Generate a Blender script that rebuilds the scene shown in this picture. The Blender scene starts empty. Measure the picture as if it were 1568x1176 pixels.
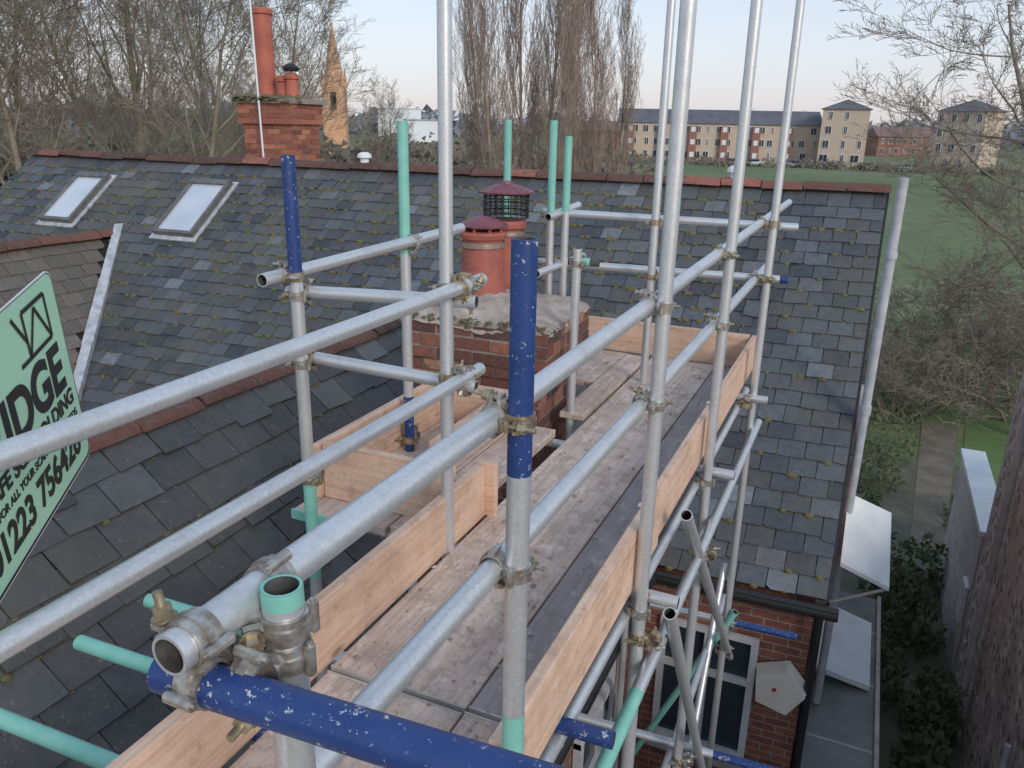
import bpy, math, random
import numpy as np
from mathutils import Vector, Matrix
random.seed(7)
H=1.56
sc=bpy.context.scene
GZ=-6.3
def V(x,y,D): return Vector((x,y,H-D))
# ---------------------------------------------------------------- materials
def newmat(name):
    m=bpy.data.materials.new(name);m.use_nodes=True
    nt=m.node_tree;b=nt.nodes["Principled BSDF"];return m,nt,b
def ramp(nt,fac,stops):
    r=nt.nodes.new("ShaderNodeValToRGB");e=r.color_ramp.elements
    while len(e)<len(stops): e.new(.5)
    for i,(p,c) in enumerate(stops):
        e[i].position=p;e[i].color=(*c,1) if len(c)==3 else c
    nt.links.new(fac,r.inputs[0]);return r.outputs[0]
def mixc(nt,fac,a,b,mode='MIX'):
    m=nt.nodes.new("ShaderNodeMix");m.data_type='RGBA';m.blend_type=mode
    for s,v in ((0,fac),(6,a),(7,b)):
        if isinstance(v,(int,float)): m.inputs[s].default_value=v
        elif isinstance(v,tuple): m.inputs[s].default_value=(*v,1)
        else: nt.links.new(v,m.inputs[s])
    return m.outputs[2]
def coords(nt,scale=(1,1,1)):
    t=nt.nodes.new("ShaderNodeTexCoord");mp=nt.nodes.new("ShaderNodeMapping")
    mp.inputs["Scale"].default_value=scale
    nt.links.new(t.outputs["Object"],mp.inputs[0]);return mp.outputs[0]
def noise(nt,vec,scale,detail=4,rough=.6):
    n=nt.nodes.new("ShaderNodeTexNoise");n.inputs["Scale"].default_value=scale
    n.inputs["Detail"].default_value=min(detail,5);n.inputs["Roughness"].default_value=rough
    nt.links.new(vec,n.inputs["Vector"]);return n.outputs["Fac"]
def bump(nt,b,h,strength=.3,dist=.01):
    n=nt.nodes.new("ShaderNodeBump");n.inputs["Strength"].default_value=strength
    n.inputs["Distance"].default_value=dist
    nt.links.new(h,n.inputs["Height"]);nt.links.new(n.outputs[0],b.inputs["Normal"])
def simple(name,c1,c2=None,scale=20,rough=.8,metal=0,bmp=.2,dist=.01,lo=.35,hi=.65):
    m,nt,b=newmat(name);c2=c2 or tuple(x*.75 for x in c1)
    v=coords(nt);f=noise(nt,v,scale)
    nt.links.new(ramp(nt,f,[(lo,c1),(hi,c2)]),b.inputs["Base Color"])
    b.inputs["Roughness"].default_value=rough;b.inputs["Metallic"].default_value=metal
    if bmp: bump(nt,b,f,bmp,dist)
    return m
def galv():
    m,nt,b=newmat("galvanised_steel");v=coords(nt)
    f=noise(nt,v,110,4,.65);g=noise(nt,v,7,5,.75)
    c=ramp(nt,f,[(.28,(.58,.59,.60)),(.55,(.68,.69,.70)),(.8,(.76,.77,.775))])
    c=mixc(nt,ramp(nt,g,[(.5,(0,0,0)),(.72,(.6,.6,.6))]),c,(.47,.46,.45))
    rust=ramp(nt,noise(nt,v,24,5,.8),[(.655,(0,0,0)),(.71,(.7,.7,.7))])
    c=mixc(nt,rust,c,(.27,.20,.15))
    sp=ramp(nt,noise(nt,v,48,5,.8),[(.68,(0,0,0)),(.72,(.8,.8,.8))])
    c=mixc(nt,sp,c,(.80,.79,.76))
    nt.links.new(c,b.inputs["Base Color"]);b.inputs["Metallic"].default_value=.6
    nt.links.new(ramp(nt,g,[(.3,(.33,.33,.33)),(.7,(.50,.50,.50))]),b.inputs["Roughness"])
    bump(nt,b,f,.06,.001);return m
def paint(name,col,dark,thr=.62):
    m,nt,b=newmat(name);v=coords(nt)
    c=ramp(nt,noise(nt,v,15,4),[(.3,col),(.7,dark)])
    sc1=ramp(nt,noise(nt,v,70,5,.8),[(thr,(0,0,0)),(thr+.03,(1,1,1))])
    sc2=ramp(nt,noise(nt,v,13,5,.85),[(thr-.01,(0,0,0)),(thr+.02,(1,1,1))])
    mx=mixc(nt,1.0,sc1,sc2,'LIGHTEN')
    c=mixc(nt,mx,c,(.5,.52,.54))
    nt.links.new(c,b.inputs["Base Color"]);b.inputs["Roughness"].default_value=.42
    bump(nt,b,mx,-.25,.001);return m
def wood(name,stops,axis='Y',rough=.8,grain=1.0,dirt=None,knots=True,dthr=.5,pale=.7):
    m,nt,b=newmat(name)
    s={'Y':(38,1.3,38),'X':(1.3,38,38)}[axis]
    v=coords(nt,s);v2=coords(nt)
    f=noise(nt,v,1.3,5,.68);g=noise(nt,v2,5,5,.7)
    c=ramp(nt,f,stops)
    c=mixc(nt,.85,c,ramp(nt,g,[(.3,(.70,.67,.65)),(.62,(1.0,1.0,1.0))]),'MULTIPLY')
    if dirt:
        d=ramp(nt,noise(nt,v2,9,5,.8),[(dthr,(0,0,0)),(dthr+.10,(.7,.7,.7))])
        c=mixc(nt,d,c,dirt)
        d=ramp(nt,noise(nt,coords(nt,{'Y':(1,.45,1),'X':(.45,1,1)}[axis]),17,5,.8),[(.56,(0,0,0)),(.63,(pale,pale,pale))])
        c=mixc(nt,d,c,(.74,.65,.58))
    if knots:
        vo=nt.nodes.new("ShaderNodeTexVoronoi");vo.inputs["Scale"].default_value=1
        k=coords(nt,{'Y':(6,2.2,6),'X':(2.2,6,6)}[axis]);nt.links.new(k,vo.inputs["Vector"])
        kk=ramp(nt,vo.outputs["Distance"],[(.04,(.75,.75,.75)),(.10,(0,0,0))])
        c=mixc(nt,kk,c,(.22,.12,.07))
    nt.links.new(c,b.inputs["Base Color"]);b.inputs["Roughness"].default_value=rough
    bump(nt,b,f,.4,.002*grain);return m
def slate(name,lo,hi,spot,spotthr=.64,tint=(.09,.075,.07)):
    m,nt,b=newmat(name);v=coords(nt)
    a=nt.nodes.new("ShaderNodeAttribute");a.attribute_name="col"
    s=nt.nodes.new("ShaderNodeSeparateColor");nt.links.new(a.outputs["Color"],s.inputs[0])
    c=ramp(nt,s.outputs[0],[(0,lo),(.8,tuple((x+y)/2 for x,y in zip(lo,hi))),(1,hi)])
    c=mixc(nt,ramp(nt,s.outputs[1],[(.5,(0,0,0)),(1,(.6,.6,.6))]),c,tint)
    f=noise(nt,v,14,5,.75);big=noise(nt,v,.9,4,.65)
    c=mixc(nt,.8,c,ramp(nt,f,[(.25,(.55,.55,.55)),(.7,(1.35,1.35,1.35))]),'MULTIPLY')
    c=mixc(nt,ramp(nt,big,[(.45,(0,0,0)),(.66,(.6,.6,.6))]),c,(.115,.112,.085))
    sp=ramp(nt,noise(nt,v,36,5,.8),[(spotthr,(0,0,0)),(spotthr+.04,(.85,.85,.85))])
    c=mixc(nt,sp,c,spot)
    sp=ramp(nt,noise(nt,v,10,5,.8),[(.59,(0,0,0)),(.68,(.75,.75,.75))])
    c=mixc(nt,sp,c,(.115,.11,.055))
    nt.links.new(c,b.inputs["Base Color"])
    nt.links.new(ramp(nt,f,[(.3,(.45,.45,.45)),(.7,(.75,.75,.75))]),b.inputs["Roughness"])
    bump(nt,b,f,.5,.006);return m
def attrmat(name,stops,rough=.85,scale=30,spot=None,bmp=.4,dist=.004,thr=.62):
    m,nt,b=newmat(name);v=coords(nt)
    a=nt.nodes.new("ShaderNodeAttribute");a.attribute_name="col"
    s=nt.nodes.new("ShaderNodeSeparateColor");nt.links.new(a.outputs["Color"],s.inputs[0])
    c=ramp(nt,s.outputs[0],stops);f=noise(nt,v,scale,5,.7)
    c=mixc(nt,.8,c,ramp(nt,f,[(.25,(.55,.55,.55)),(.7,(1.25,1.25,1.25))]),'MULTIPLY')
    if spot:
        sp=ramp(nt,noise(nt,v,scale*.45,5,.75),[(thr,(0,0,0)),(thr+.08,(.85,.85,.85))])
        c=mixc(nt,sp,c,spot)
    nt.links.new(c,b.inputs["Base Color"]);b.inputs["Roughness"].default_value=rough
    bump(nt,b,f,bmp,dist);return m
def brickmat(name,c1,c2,mortar,sc_=1.0,bw=.225,bh=.075):
    m,nt,b=newmat(name)
    t=nt.nodes.new("ShaderNodeTexCoord");s=nt.nodes.new("ShaderNodeSeparateXYZ")
    nt.links.new(t.outputs["Object"],s.inputs[0])
    ad=nt.nodes.new("ShaderNodeMath");nt.links.new(s.outputs[0],ad.inputs[0]);nt.links.new(s.outputs[1],ad.inputs[1])
    cb=nt.nodes.new("ShaderNodeCombineXYZ");nt.links.new(ad.outputs[0],cb.inputs[0]);nt.links.new(s.outputs[2],cb.inputs[1])
    br=nt.nodes.new("ShaderNodeTexBrick");nt.links.new(cb.outputs[0],br.inputs["Vector"])
    br.inputs["Color1"].default_value=(*c1,1);br.inputs["Color2"].default_value=(*c2,1);br.inputs["Mortar"].default_value=(*mortar,1)
    br.inputs["Scale"].default_value=1;br.inputs["Brick Width"].default_value=bw;br.inputs["Row Height"].default_value=bh
    br.inputs["Mortar Size"].default_value=.006*sc_
    f=noise(nt,t.outputs["Object"],7,5)
    c=mixc(nt,.7,br.outputs["Color"],ramp(nt,f,[(.3,(.6,.6,.6)),(.65,(1.2,1.2,1.2))]),'MULTIPLY')
    nt.links.new(c,b.inputs["Base Color"]);b.inputs["Roughness"].default_value=.9
    bump(nt,b,br.outputs["Fac"],-.4,.006);return m
M={}
M['galv']=galv()
M['blue']=paint("blue_paint",(.014,.04,.16),(.022,.058,.21),.615)
M['mint']=paint("mint_green_paint",(.19,.50,.41),(.27,.58,.48),.67)
M['inner']=simple("tube_inside",(.10,.10,.10),(.05,.045,.04),30,.8)
M['cgalv']=simple("coupler_zinc",(.58,.56,.52),(.28,.24,.20),45,.4,.7,.4,.002)
M['cbrass']=simple("coupler_yellow_zinc",(.54,.46,.31),(.27,.21,.15),40,.42,.7,.4,.002)
TS=[(.25,(.58,.345,.22)),(.5,(.74,.50,.36)),(.75,(.82,.61,.46))]
M['toe']=wood("toe_board_pine",TS,'Y',.75,dirt=(.44,.28,.19),dthr=.55,pale=.35);M['toeX']=wood("toe_board_pine_cross",TS,'X',.75,dirt=(.44,.28,.19),dthr=.55,pale=.35)
M['deck']=wood("scaffold_board_weathered",[(.25,(.42,.305,.25)),(.5,(.64,.50,.415)),(.75,(.76,.635,.55))],'Y',.85,1.6,dirt=(.37,.29,.25))
M['deckg']=wood("scaffold_board_grey",[(.25,(.26,.225,.215)),(.5,(.36,.315,.305)),(.75,(.45,.40,.39))],'Y',.8,1.2,dirt=(.27,.24,.23),pale=.3)
M['slate']=slate("welsh_slate",(.040,.045,.053),(.18,.195,.215),(.32,.32,.29),.64)
M['slate2']=slate("welsh_slate_near",(.042,.042,.045),(.15,.15,.155),(.26,.25,.23),.62)
M['slate3']=slate("brown_tile",(.10,.08,.072),(.22,.19,.17),(.28,.26,.23),.6,(.22,.15,.12))
M['under']=simple("roof_underlay",(.015,.015,.015),(.02,.02,.02))
M['ridge']=attrmat("terracotta_ridge",[(0,(.085,.045,.04)),(.6,(.155,.066,.052)),(1,(.32,.12,.09))],.85,25,(.11,.10,.06),thr=.52)
M['moss']=simple("moss",(.12,.125,.04),(.17,.14,.075),40,1,0,.6,.01)
M['brick']=attrmat("chimney_brick",[(0,(.10,.05,.042)),(.5,(.20,.08,.06)),(.85,(.32,.13,.085)),(1,(.42,.22,.14))],.9,35,(.12,.095,.08),.7,.006,.54)
M['brickfar']=attrmat("red_brick_far",[(0,(.20,.07,.05)),(.6,(.40,.14,.09)),(1,(.50,.22,.13))],.9,35,(.13,.10,.07),.6,.006,.60)
M['mortar']=simple("mortar",(.34,.30,.26),(.22,.19,.165),25,.95,0,.6,.01)
M['flaunch']=simple("mortar_flaunching",(.50,.43,.375),(.32,.265,.22),9,.95,0,.9,.02)
M['pot']=simple("terracotta_pot",(.44,.13,.09),(.30,.09,.07),10,.6,0,.15,.003)
M['potfar']=simple("orange_terracotta",(.47,.14,.09),(.35,.10,.07),4,.7,0,.1,.003)
M['potcap']=simple("purple_red_cowl",(.24,.07,.085),(.17,.05,.065),14,.45,0,.1,.002)
M['black']=simple("black_metal",(.015,.015,.016),(.03,.03,.03),30,.5)
M['steelband']=simple("steel_band",(.5,.4,.34),(.35,.27,.22),30,.4,.7)
M['white']=simple("white_upvc",(.74,.75,.76),(.62,.63,.64),6,.4,0,0)
M['lead']=simple("weathered_lead",(.60,.62,.65),(.36,.38,.40),9,.5,.1,.3,.01)
M['frame']=simple("rooflight_frame",(.13,.125,.12),(.20,.19,.18),12,.5,.3,.1,.003)
M['wall']=brickmat("house_brick",(.34,.125,.085),(.23,.09,.065),(.34,.30,.26))
M['ybrick']=brickmat("buff_brick",(.60,.48,.38),(.52,.40,.31),(.5,.43,.36))
M['felt']=simple("flat_roof_felt",(.25,.265,.25),(.16,.175,.165),2.5,.7,0,.3,.01)
M['panel']=simple("grey_roof_panel",(.80,.81,.81),(.66,.68,.68),3,.5,0,.1,.01)
M['grey']=simple("grey_render",(.54,.50,.47),(.38,.345,.32),6,.9)
M['pipe']=simple("grey_soil_pipe",(.50,.51,.53),(.38,.39,.41),8,.45,0,.05)
M['glass']=simple("window_glass",(.03,.04,.05),(.05,.06,.08),1.2,.08,0,0)
M['skyglass']=simple("rooflight_glass",(.55,.60,.65),(.66,.70,.74),1.5,.1,.2,0)  # pale base colour stands in for the sky reflected in the panes
M['bark']=simple("bark_grey",(.30,.26,.21),(.19,.165,.13),3,.95,0,.3,.02)
M['bark2']=simple("poplar_twigs",(.37,.29,.24),(.26,.195,.165),2,.95,0,0)
M['bark3']=simple("bare_twigs_brown",(.29,.245,.19),(.19,.16,.125),2,.95,0,0)
M['hedge']=simple("evergreen_leaves",(.055,.08,.033),(.12,.12,.06),1.2,.9,0,0)
M['hedgeb']=simple("winter_scrub",(.21,.18,.145),(.14,.125,.10),.5,.95,0,0)
M['hazy']=simple("haze_tinted_woodland",(.26,.27,.30),(.20,.21,.235),.02,.95,0,0)  # distance haze painted in as a bluish base colour, no volume
M['slatefar']=simple("dark_roof_far",(.10,.10,.115),(.14,.14,.155),.7,.7,0,0)
M['redroof']=simple("red_tile_roof",(.26,.16,.14),(.19,.13,.12),1.2,.85,0,0)
M['whitewall']=simple("white_cladding",(.8,.82,.84),(.7,.72,.75),.05,.6,0,0)
M['spire']=simple("spire_stone",(.72,.40,.24),(.54,.31,.18),.8,.9,0,0)
M['sign']=simple("mint_sign_board",(.45,.74,.53),(.42,.70,.50),3,.42,0,0)
M['ink']=simple("sign_black_ink",(.012,.012,.014),(.02,.02,.02),9,.5,0,0)
M['cream']=simple("alarm_box_cream",(.86,.80,.70),(.78,.72,.62),8,.5,0,0)
M['redled']=simple("red_logo",(.6,.06,.03),(.5,.05,.03),8,.4,0,0)
m,nt,b=newmat("flint_wall");v=coords(nt)
vo=nt.nodes.new("ShaderNodeTexVoronoi");vo.inputs["Scale"].default_value=9;nt.links.new(v,vo.inputs["Vector"])
sp=nt.nodes.new("ShaderNodeSeparateColor");nt.links.new(vo.outputs["Color"],sp.inputs[0])
c=ramp(nt,sp.outputs[0],[(0,(.20,.185,.17)),(.4,(.42,.38,.35)),(.8,(.64,.58,.53)),(1,(.80,.75,.69))])
c=mixc(nt,ramp(nt,vo.outputs["Distance"],[(.40,(0,0,0)),(.58,(1,1,1))]),c,(.56,.50,.45))
c=mixc(nt,.8,c,ramp(nt,noise(nt,v,2.2,5),[(.3,(.6,.6,.6)),(.7,(1.25,1.2,1.15))]),'MULTIPLY')
nt.links.new(c,b.inputs["Base Color"]);b.inputs["Roughness"].default_value=.85
bump(nt,b,vo.outputs["Distance"],-.6,.02);M['flint']=m
m,nt,b=newmat("grass_ground");v=coords(nt)
c=ramp(nt,noise(nt,v,.04,5,.65),[(.35,(.125,.17,.07)),(.55,(.16,.195,.09)),(.7,(.20,.205,.12))])
c=mixc(nt,.85,c,ramp(nt,noise(nt,v,1.2,5,.8),[(.3,(.6,.6,.6)),(.65,(1.2,1.2,1.15))]),'MULTIPLY')
nt.links.new(c,b.inputs["Base Color"]);b.inputs["Roughness"].default_value=1
bump(nt,b,noise(nt,v,4,4,.8),.8,.1);M['grass']=m
M['lawn']=simple("garden_lawn",(.10,.175,.05),(.14,.20,.075),2,1,0,.5,.03)
M['soil']=simple("garden_soil_path",(.22,.185,.145),(.13,.11,.08),1.6,1,0,.6,.05)
M['dark']=simple("alley_ground",(.085,.09,.06),(.15,.135,.10),2,.9,0,.6,.05)
# ---------------------------------------------------------------- mesh builder
class MB:
    def __init__(s): s.v=[];s.f=[];s.m=[];s.c=[];s.mats=[];s.sm=[]
    def mi(s,mat):
        if mat not in s.mats: s.mats.append(mat)
        return s.mats.index(mat)
    def add(s,vs,fs,mat,col=(.5,.5,.5),smooth=False):
        o=len(s.v);s.v.extend([tuple(p) for p in vs]);k=s.mi(mat)
        for f in fs:
            s.f.append(tuple(i+o for i in f));s.m.append(k);s.c.append(col);s.sm.append(smooth)
    def box(s,lo,hi,mat,col=(.5,.5,.5),Mx=None):
        x0,y0,z0=lo;x1,y1,z1=hi
        vs=[Vector(p) for p in ((x0,y0,z0),(x1,y0,z0),(x1,y1,z0),(x0,y1,z0),(x0,y0,z1),(x1,y0,z1),(x1,y1,z1),(x0,y1,z1))]
        if Mx is not None: vs=[Mx@p for p in vs]
        s.add(vs,[(0,3,2,1),(4,5,6,7),(0,1,5,4),(1,2,6,5),(2,3,7,6),(3,0,4,7)],mat,col)
    def cyl(s,p0,p1,r0,mat,n=16,r1=None,caps=True,col=(.5,.5,.5),smooth=True):
        p0=Vector(p0);p1=Vector(p1);r1=r0 if r1 is None else r1
        a=(p1-p0).normalized();t=Vector((0,0,1)) if abs(a.z)<.9 else Vector((1,0,0))
        e=a.cross(t).normalized();g=a.cross(e)
        A=[p0+(e*math.cos(2*math.pi*i/n)+g*math.sin(2*math.pi*i/n))*r0 for i in range(n)]
        B=[p1+(e*math.cos(2*math.pi*i/n)+g*math.sin(2*math.pi*i/n))*r1 for i in range(n)]
        s.add(A+B,[(i,(i+1)%n,n+(i+1)%n,n+i) for i in range(n)],mat,col,smooth)
        if caps:
            s.add(A,[tuple(range(n))[::-1]],mat,col);s.add(B,[tuple(range(n))],mat,col)
    def ring(s,p0,p1,ri,ro,mat,n=22):
        p0=Vector(p0);p1=Vector(p1);a=(p1-p0).normalized();t=Vector((0,0,1)) if abs(a.z)<.9 else Vector((1,0,0))
        e=a.cross(t).normalized();g=a.cross(e)
        C=lambda p,r:[p+(e*math.cos(2*math.pi*i/n)+g*math.sin(2*math.pi*i/n))*r for i in range(n)]
        q=[(i,(i+1)%n,n+(i+1)%n,n+i) for i in range(n)]
        s.add(C(p0,ro)+C(p1,ro),q,mat,smooth=True);s.add(C(p0,ri)+C(p0,ro),q,mat);s.add(C(p1,ri)+C(p1,ro),q,mat)
    def lathe(s,c,prof,mat,n=28,smooth=True):
        c=Vector(c);k=len(prof)
        for j in range(k-1):
            (ra,za),(rb,zb)=prof[j],prof[j+1]
            A=[c+Vector((math.cos(2*math.pi*i/n)*ra,math.sin(2*math.pi*i/n)*ra,za)) for i in range(n)]
            B=[c+Vector((math.cos(2*math.pi*i/n)*rb,math.sin(2*math.pi*i/n)*rb,zb)) for i in range(n)]
            s.add(A+B,[(i,(i+1)%n,n+(i+1)%n,n+i) for i in range(n)],mat,smooth=smooth)
    def obj(s,name,parent=None,bevel=0):
        me=bpy.data.meshes.new(name);me.from_pydata(s.v,[],s.f);me.update()
        for mt in s.mats: me.materials.append(mt)
        me.polygons.foreach_set("material_index",s.m);me.polygons.foreach_set("use_smooth",s.sm)
        a=me.color_attributes.new("col",'FLOAT_COLOR','CORNER')
        arr=[]
        for p,c in zip(me.polygons,s.c): arr.extend([c[0],c[1],c[2],1]*p.loop_total)
        a.data.foreach_set("color",arr)
        o=bpy.data.objects.new(name,me);sc.collection.objects.link(o)
        if parent: o.parent=parent
        if bevel:
            bv=o.modifiers.new("bevel",'BEVEL');bv.width=bevel;bv.segments=2;bv.limit_method='ANGLE'
        return o
def empty(name):
    e=bpy.data.objects.new(name,None);sc.collection.objects.link(e);return e
# ---------------------------------------------------------------- scaffold
scaf=empty("scaffolding")
TR=.02415
def tube(name,p0,p1,segs=None,r=TR):
    mb=MB();p0=Vector(p0);p1=Vector(p1)
    segs=segs or [(1,'galv')];t=0
    for fr,mt in segs:
        mb.cyl(p0.lerp(p1,t),p0.lerp(p1,fr),r+(0.0004 if mt!='galv' else 0),M[mt],28,caps=False);t=fr
    a=(p1-p0).normalized()
    ri=r-.004
    for p,d,mt in ((p0,a,segs[0][1]),(p1,-a,segs[-1][1])):
        t_=Vector((0,0,1)) if abs(a.z)<.9 else Vector((1,0,0));e=a.cross(t_).normalized();g=a.cross(e);n=28
        A=[p+(e*math.cos(2*math.pi*i/n)+g*math.sin(2*math.pi*i/n))*r for i in range(n)]
        B=[p+(e*math.cos(2*math.pi*i/n)+g*math.sin(2*math.pi*i/n))*ri for i in range(n)]
        C=[q+d*.12 for q in B]
        mb.add(A+B,[(i,(i+1)%n,n+(i+1)%n,n+i) for i in range(n)],M[mt])
        mb.add(B+C,[(i,(i+1)%n,n+(i+1)%n,n+i) for i in range(n)],M['inner'],smooth=True)
        mb.add(C,[tuple(range(n))],M['inner'])
    return mb.obj(name,scaf)
def vert(name,x,y,ztop,zbot=GZ,cuts=None):
    p0=Vector((x,y,ztop));p1=Vector((x,y,zbot));L=ztop-zbot
    segs=[]
    for z,mt in (cuts or []): segs.append(((ztop-z)/L,mt))
    if not segs or segs[-1][0]<1: segs.append((1,'galv'))
    return tube(name,p0,p1,segs)
cm=MB()
def band(p,a,out,mt):
    a=a.normalized();side=a.cross(out).normalized()
    if random.random()<.5: side=-side
    hw=.0165
    cm.ring(p-a*hw,p+a*hw,TR+.0006,TR+.0048,mt)
    cm.ring(p-a*hw*.35,p+a*hw*.35,TR+.004,TR+.0075,mt)
    q=p-side*(TR+.010)
    cm.cyl(q-a*.019,q+a*.019,.0072,mt,10);cm.cyl(q-a*.023,q+a*.023,.0035,mt,8)
    q=p+side*(TR+.012)
    R=Matrix((side,out,a)).transposed().to_4x4();T=Matrix.Translation(q)@R
    cm.box((-.011,-.014,-.012),(.011,-.005,.012),mt,Mx=T);cm.box((-.010,.004,-.013),(.012,.012,-.006),mt,Mx=T);cm.box((-.010,.004,.006),(.012,.012,.013),mt,Mx=T)
    bo=M['cgalv'] if random.random()<.5 else M['cbrass']
    tw=(out+side*random.uniform(-.15,.35)+a*random.uniform(-.1,.1)).normalized();q=q+side*.002
    cm.cyl(q-tw*.022,q+tw*.046,.0055,bo,10)
    cm.cyl(q+tw*.016,q+tw*.029,.0115,bo,6,smooth=False)
    cm.cyl(q+tw*.0125,q+tw*.016,.0145,bo,14)
    cm.cyl(q-tw*.020-a*.012,q-tw*.020+a*.012,.0065,bo,10)
def coupler(pa,aa,pb,ab):
    pa=Vector(pa);pb=Vector(pb);aa=Vector(aa);ab=Vector(ab)
    mt=M['cbrass'] if random.random()<.4 else M['cgalv'];mt2=M['cgalv'] if random.random()<.65 else M['cbrass']
    d=(pb-pa)
    if d.length<1e-4: d=Vector((1,0,0))
    d.normalize()
    band(pa,aa,-d,mt);band(pb,ab,d,mt2)
    mid=(pa+pb)/2
    cm.cyl(mid-d*.010,mid+d*.010,.019,mt,12)
ZA,XA,YA=Vector((0,0,1)),Vector((1,0,0)),Vector((0,1,0))
zt,zm=H-.541,H-.869
XR,XL=-.61,-1.26
row=[(-.56,.622,zt+.03,None),(-.56,1.31,H-.195,[(H-.652,'blue'),(H-1.22,'galv'),(H-1.9,'mint')]),(-.56,2.44,4.6,None),(-.56,3.66,4.6,None),(-.535,5.03,4.8,None)]
for i,(x,y,z,c) in enumerate(row):
    vert("standard",x,y,z,GZ,c if c else ([(zt+.008,'mint')] if i==0 else None))
    if i>0: coupler((x,y,zt),ZA,(XR,y,zt),YA)
    coupler((x,y,zm),ZA,(XR,y,zm),YA)
tube("guard_rail_top",(XR,.50,zt),(XR,6.6,zt))
tube("guard_rail_mid",(XR,.2,zm),(XR,5.75,zm-.02))
tube("guard_rail_left_top",(XL,-.7,zt),(XL,2.56,zt))
tube("guard_rail_left_mid",(XL,-.7,zm),(XL+.01,2.53,zm))
vert("standard_centre",-1.31,2.385,4.4)
coupler((-1.31,2.385,zt),ZA,(XL,2.385,zt),YA);coupler((-1.31,2.385,zm),ZA,(XL,2.385,zm),YA)
coupler((-1.26,2.46,zt),YA,(-1.26,2.44,zt-.05),XA);coupler((-1.26,2.46,zm),YA,(-1.26,2.44,zm-.05),XA)
vert("standard_left",-1.87,2.28,H-.12,-1.9,[(1.02,'blue'),(.27,'galv'),(-.22,'mint')])
vert("standard_left_rear",-1.95,3.16,H+.0,-2.4,[(.98,'mint'),(.28,'galv'),(-.6,'blue')])
tube("rail_left_bay_top",(-1.92,2.16,zt+.0),(-1.90,3.62,zt+.03))
coupler((-1.87,2.28,zt),ZA,(-1.92,2.28,zt),YA);coupler((-1.95,3.16,zt),ZA,(-1.905,3.16,zt),YA)
tube("rail_cross_top",(-1.95,2.33,zt-.07),(-1.22,2.44,zt-.055));tube("rail_cross_mid",(-1.93,2.34,zm+.01),(-1.22,2.44,zm-.04))
coupler((-1.87,2.28,zt-.07),ZA,(-1.87,2.33,zt-.07),XA);coupler((-1.87,2.28,zm),ZA,(-1.87,2.335,zm),XA)
coupler((-1.87,2.28,.22),ZA,(-1.87,2.33,.22),XA);coupler((-1.95,3.16,.05),ZA,(-1.95,3.21,.05),XA)
vert("standard_rear",-1.19,4.77,4.8)
vert("standard_rear_short",-1.86,4.76,H+.02,-1.0,[(1.03,'mint')]);vert("standard_rear_short",-1.79,4.84,H-.07,-1.0,[(1.03,'mint')])
vert("standard_rear_short",-2.23,4.90,H+.02,-1.0,[(.6,'mint')])
vert("standard_by_chimney",-1.415,4.03,H-.63,-.3)
tube("rail_rear_top",(-1.95,4.86,zt),(-.40,5.09,zt-.02));tube("rail_rear_mid",(-2.05,4.86,zm),(-.42,5.09,zm-.01),[(.04,'mint'),(.97,'galv'),(1,'blue')])
tube("rail_chimney_left",(-1.84,4.66,zt-.01),(-1.80,5.1,zt+.03));tube("rail_chimney_left_mid",(-1.84,4.5,zm-.01),(-1.80,5.25,zm))
for x,y in ((-1.19,4.77),(-.535,5.03),(-1.86,4.76)):
    for z in (zt,zm): coupler((x,y,z-.01),ZA,(x,y+.05*(1 if x<-.6 else 1),z-.01),XA)
coupler((-1.415,4.03,.85),ZA,(-1.415,4.09,.85),XA)
tube("stub",(-1.43,4.08,.85),(-1.36,4.09,.85),[(1,'mint')])
tube("blue_transom",(-.665,.535,H-.602),(.45,.60,H-.60),[(1,'blue')])
coupler((-.56,.622,zt-.02),ZA,(XR,.66,zt),YA)
coupler((-.56,.622,H-.60),ZA,(-.56,.565,H-.601),XA)
coupler((XR,.535,zt),YA,(XR,.54,H-.60),XA)
for y,x0,z in ((1.77,-2.15,-.075),(1.50,-2.16,-.075),(1.16,-2.15,-.075)):
    tube("deck_transom",(x0,y-.06,z),(-.45,y+.0,z),[(.45,'mint'),(.9,'galv'),(1,'blue')])
tube("deck_transom_blue",(-1.5,1.38,-.09),(-.42,1.42,-.09),[(.2,'blue'),(.75,'galv'),(1,'blue')])
coupler((-.56,1.31,-.09),ZA,(-.56,1.365,-.09),XA);coupler((-.56,1.31,.08),ZA,(-.61,1.31,.08),YA)
for y in (2.5,3.72,4.98): 
    tube("deck_transom",(-1.9,y,-.075),(-.44,y+.02,-.075),[(.1,'mint'),(1,'galv')]);coupler((-.56,y-.06,-.1),ZA,(-.56,y,-.085),XA)
tube("ledger",(-.615,.3,-.125),(-.615,5.3,-.125));tube("ledger",(-.51,1.0,-.3),(-.50,5.2,-.3),[(.3,'mint'),(1,'galv')])
tube("ledger_low",(-.615,.3,-1.85),(-.615,5.5,-1.85));tube("ledger_low",(-1.25,.3,-1.85),(-1.25,5.5,-1.85))
tube("transom_low",(-1.3,3.73,-1.80),(-.03,3.80,-1.80),[(.72,'galv'),(1,'blue')]);tube("transom_low",(-1.3,5.07,-1.80),(-.06,5.13,-1.80),[(.6,'galv'),(1,'blue')])
tube("transom_low",(-1.3,2.5,-1.8),(-.1,2.52,-1.8),[(.6,'mint'),(1,'galv')])
tube("brace",(-.50,2.85,H-1.45),(-.50,5.25,H-3.75));tube("brace",(-.46,2.48,H-1.66),(-.46,4.3,H-4.1));tube("brace",(-.60,5.1,H-2.9),(-.60,3.4,H-5.5))
tube("brace",(-.48,5.0,H-3.2),(-1.3,5.2,H-5.2),[(1,'mint')])
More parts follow.
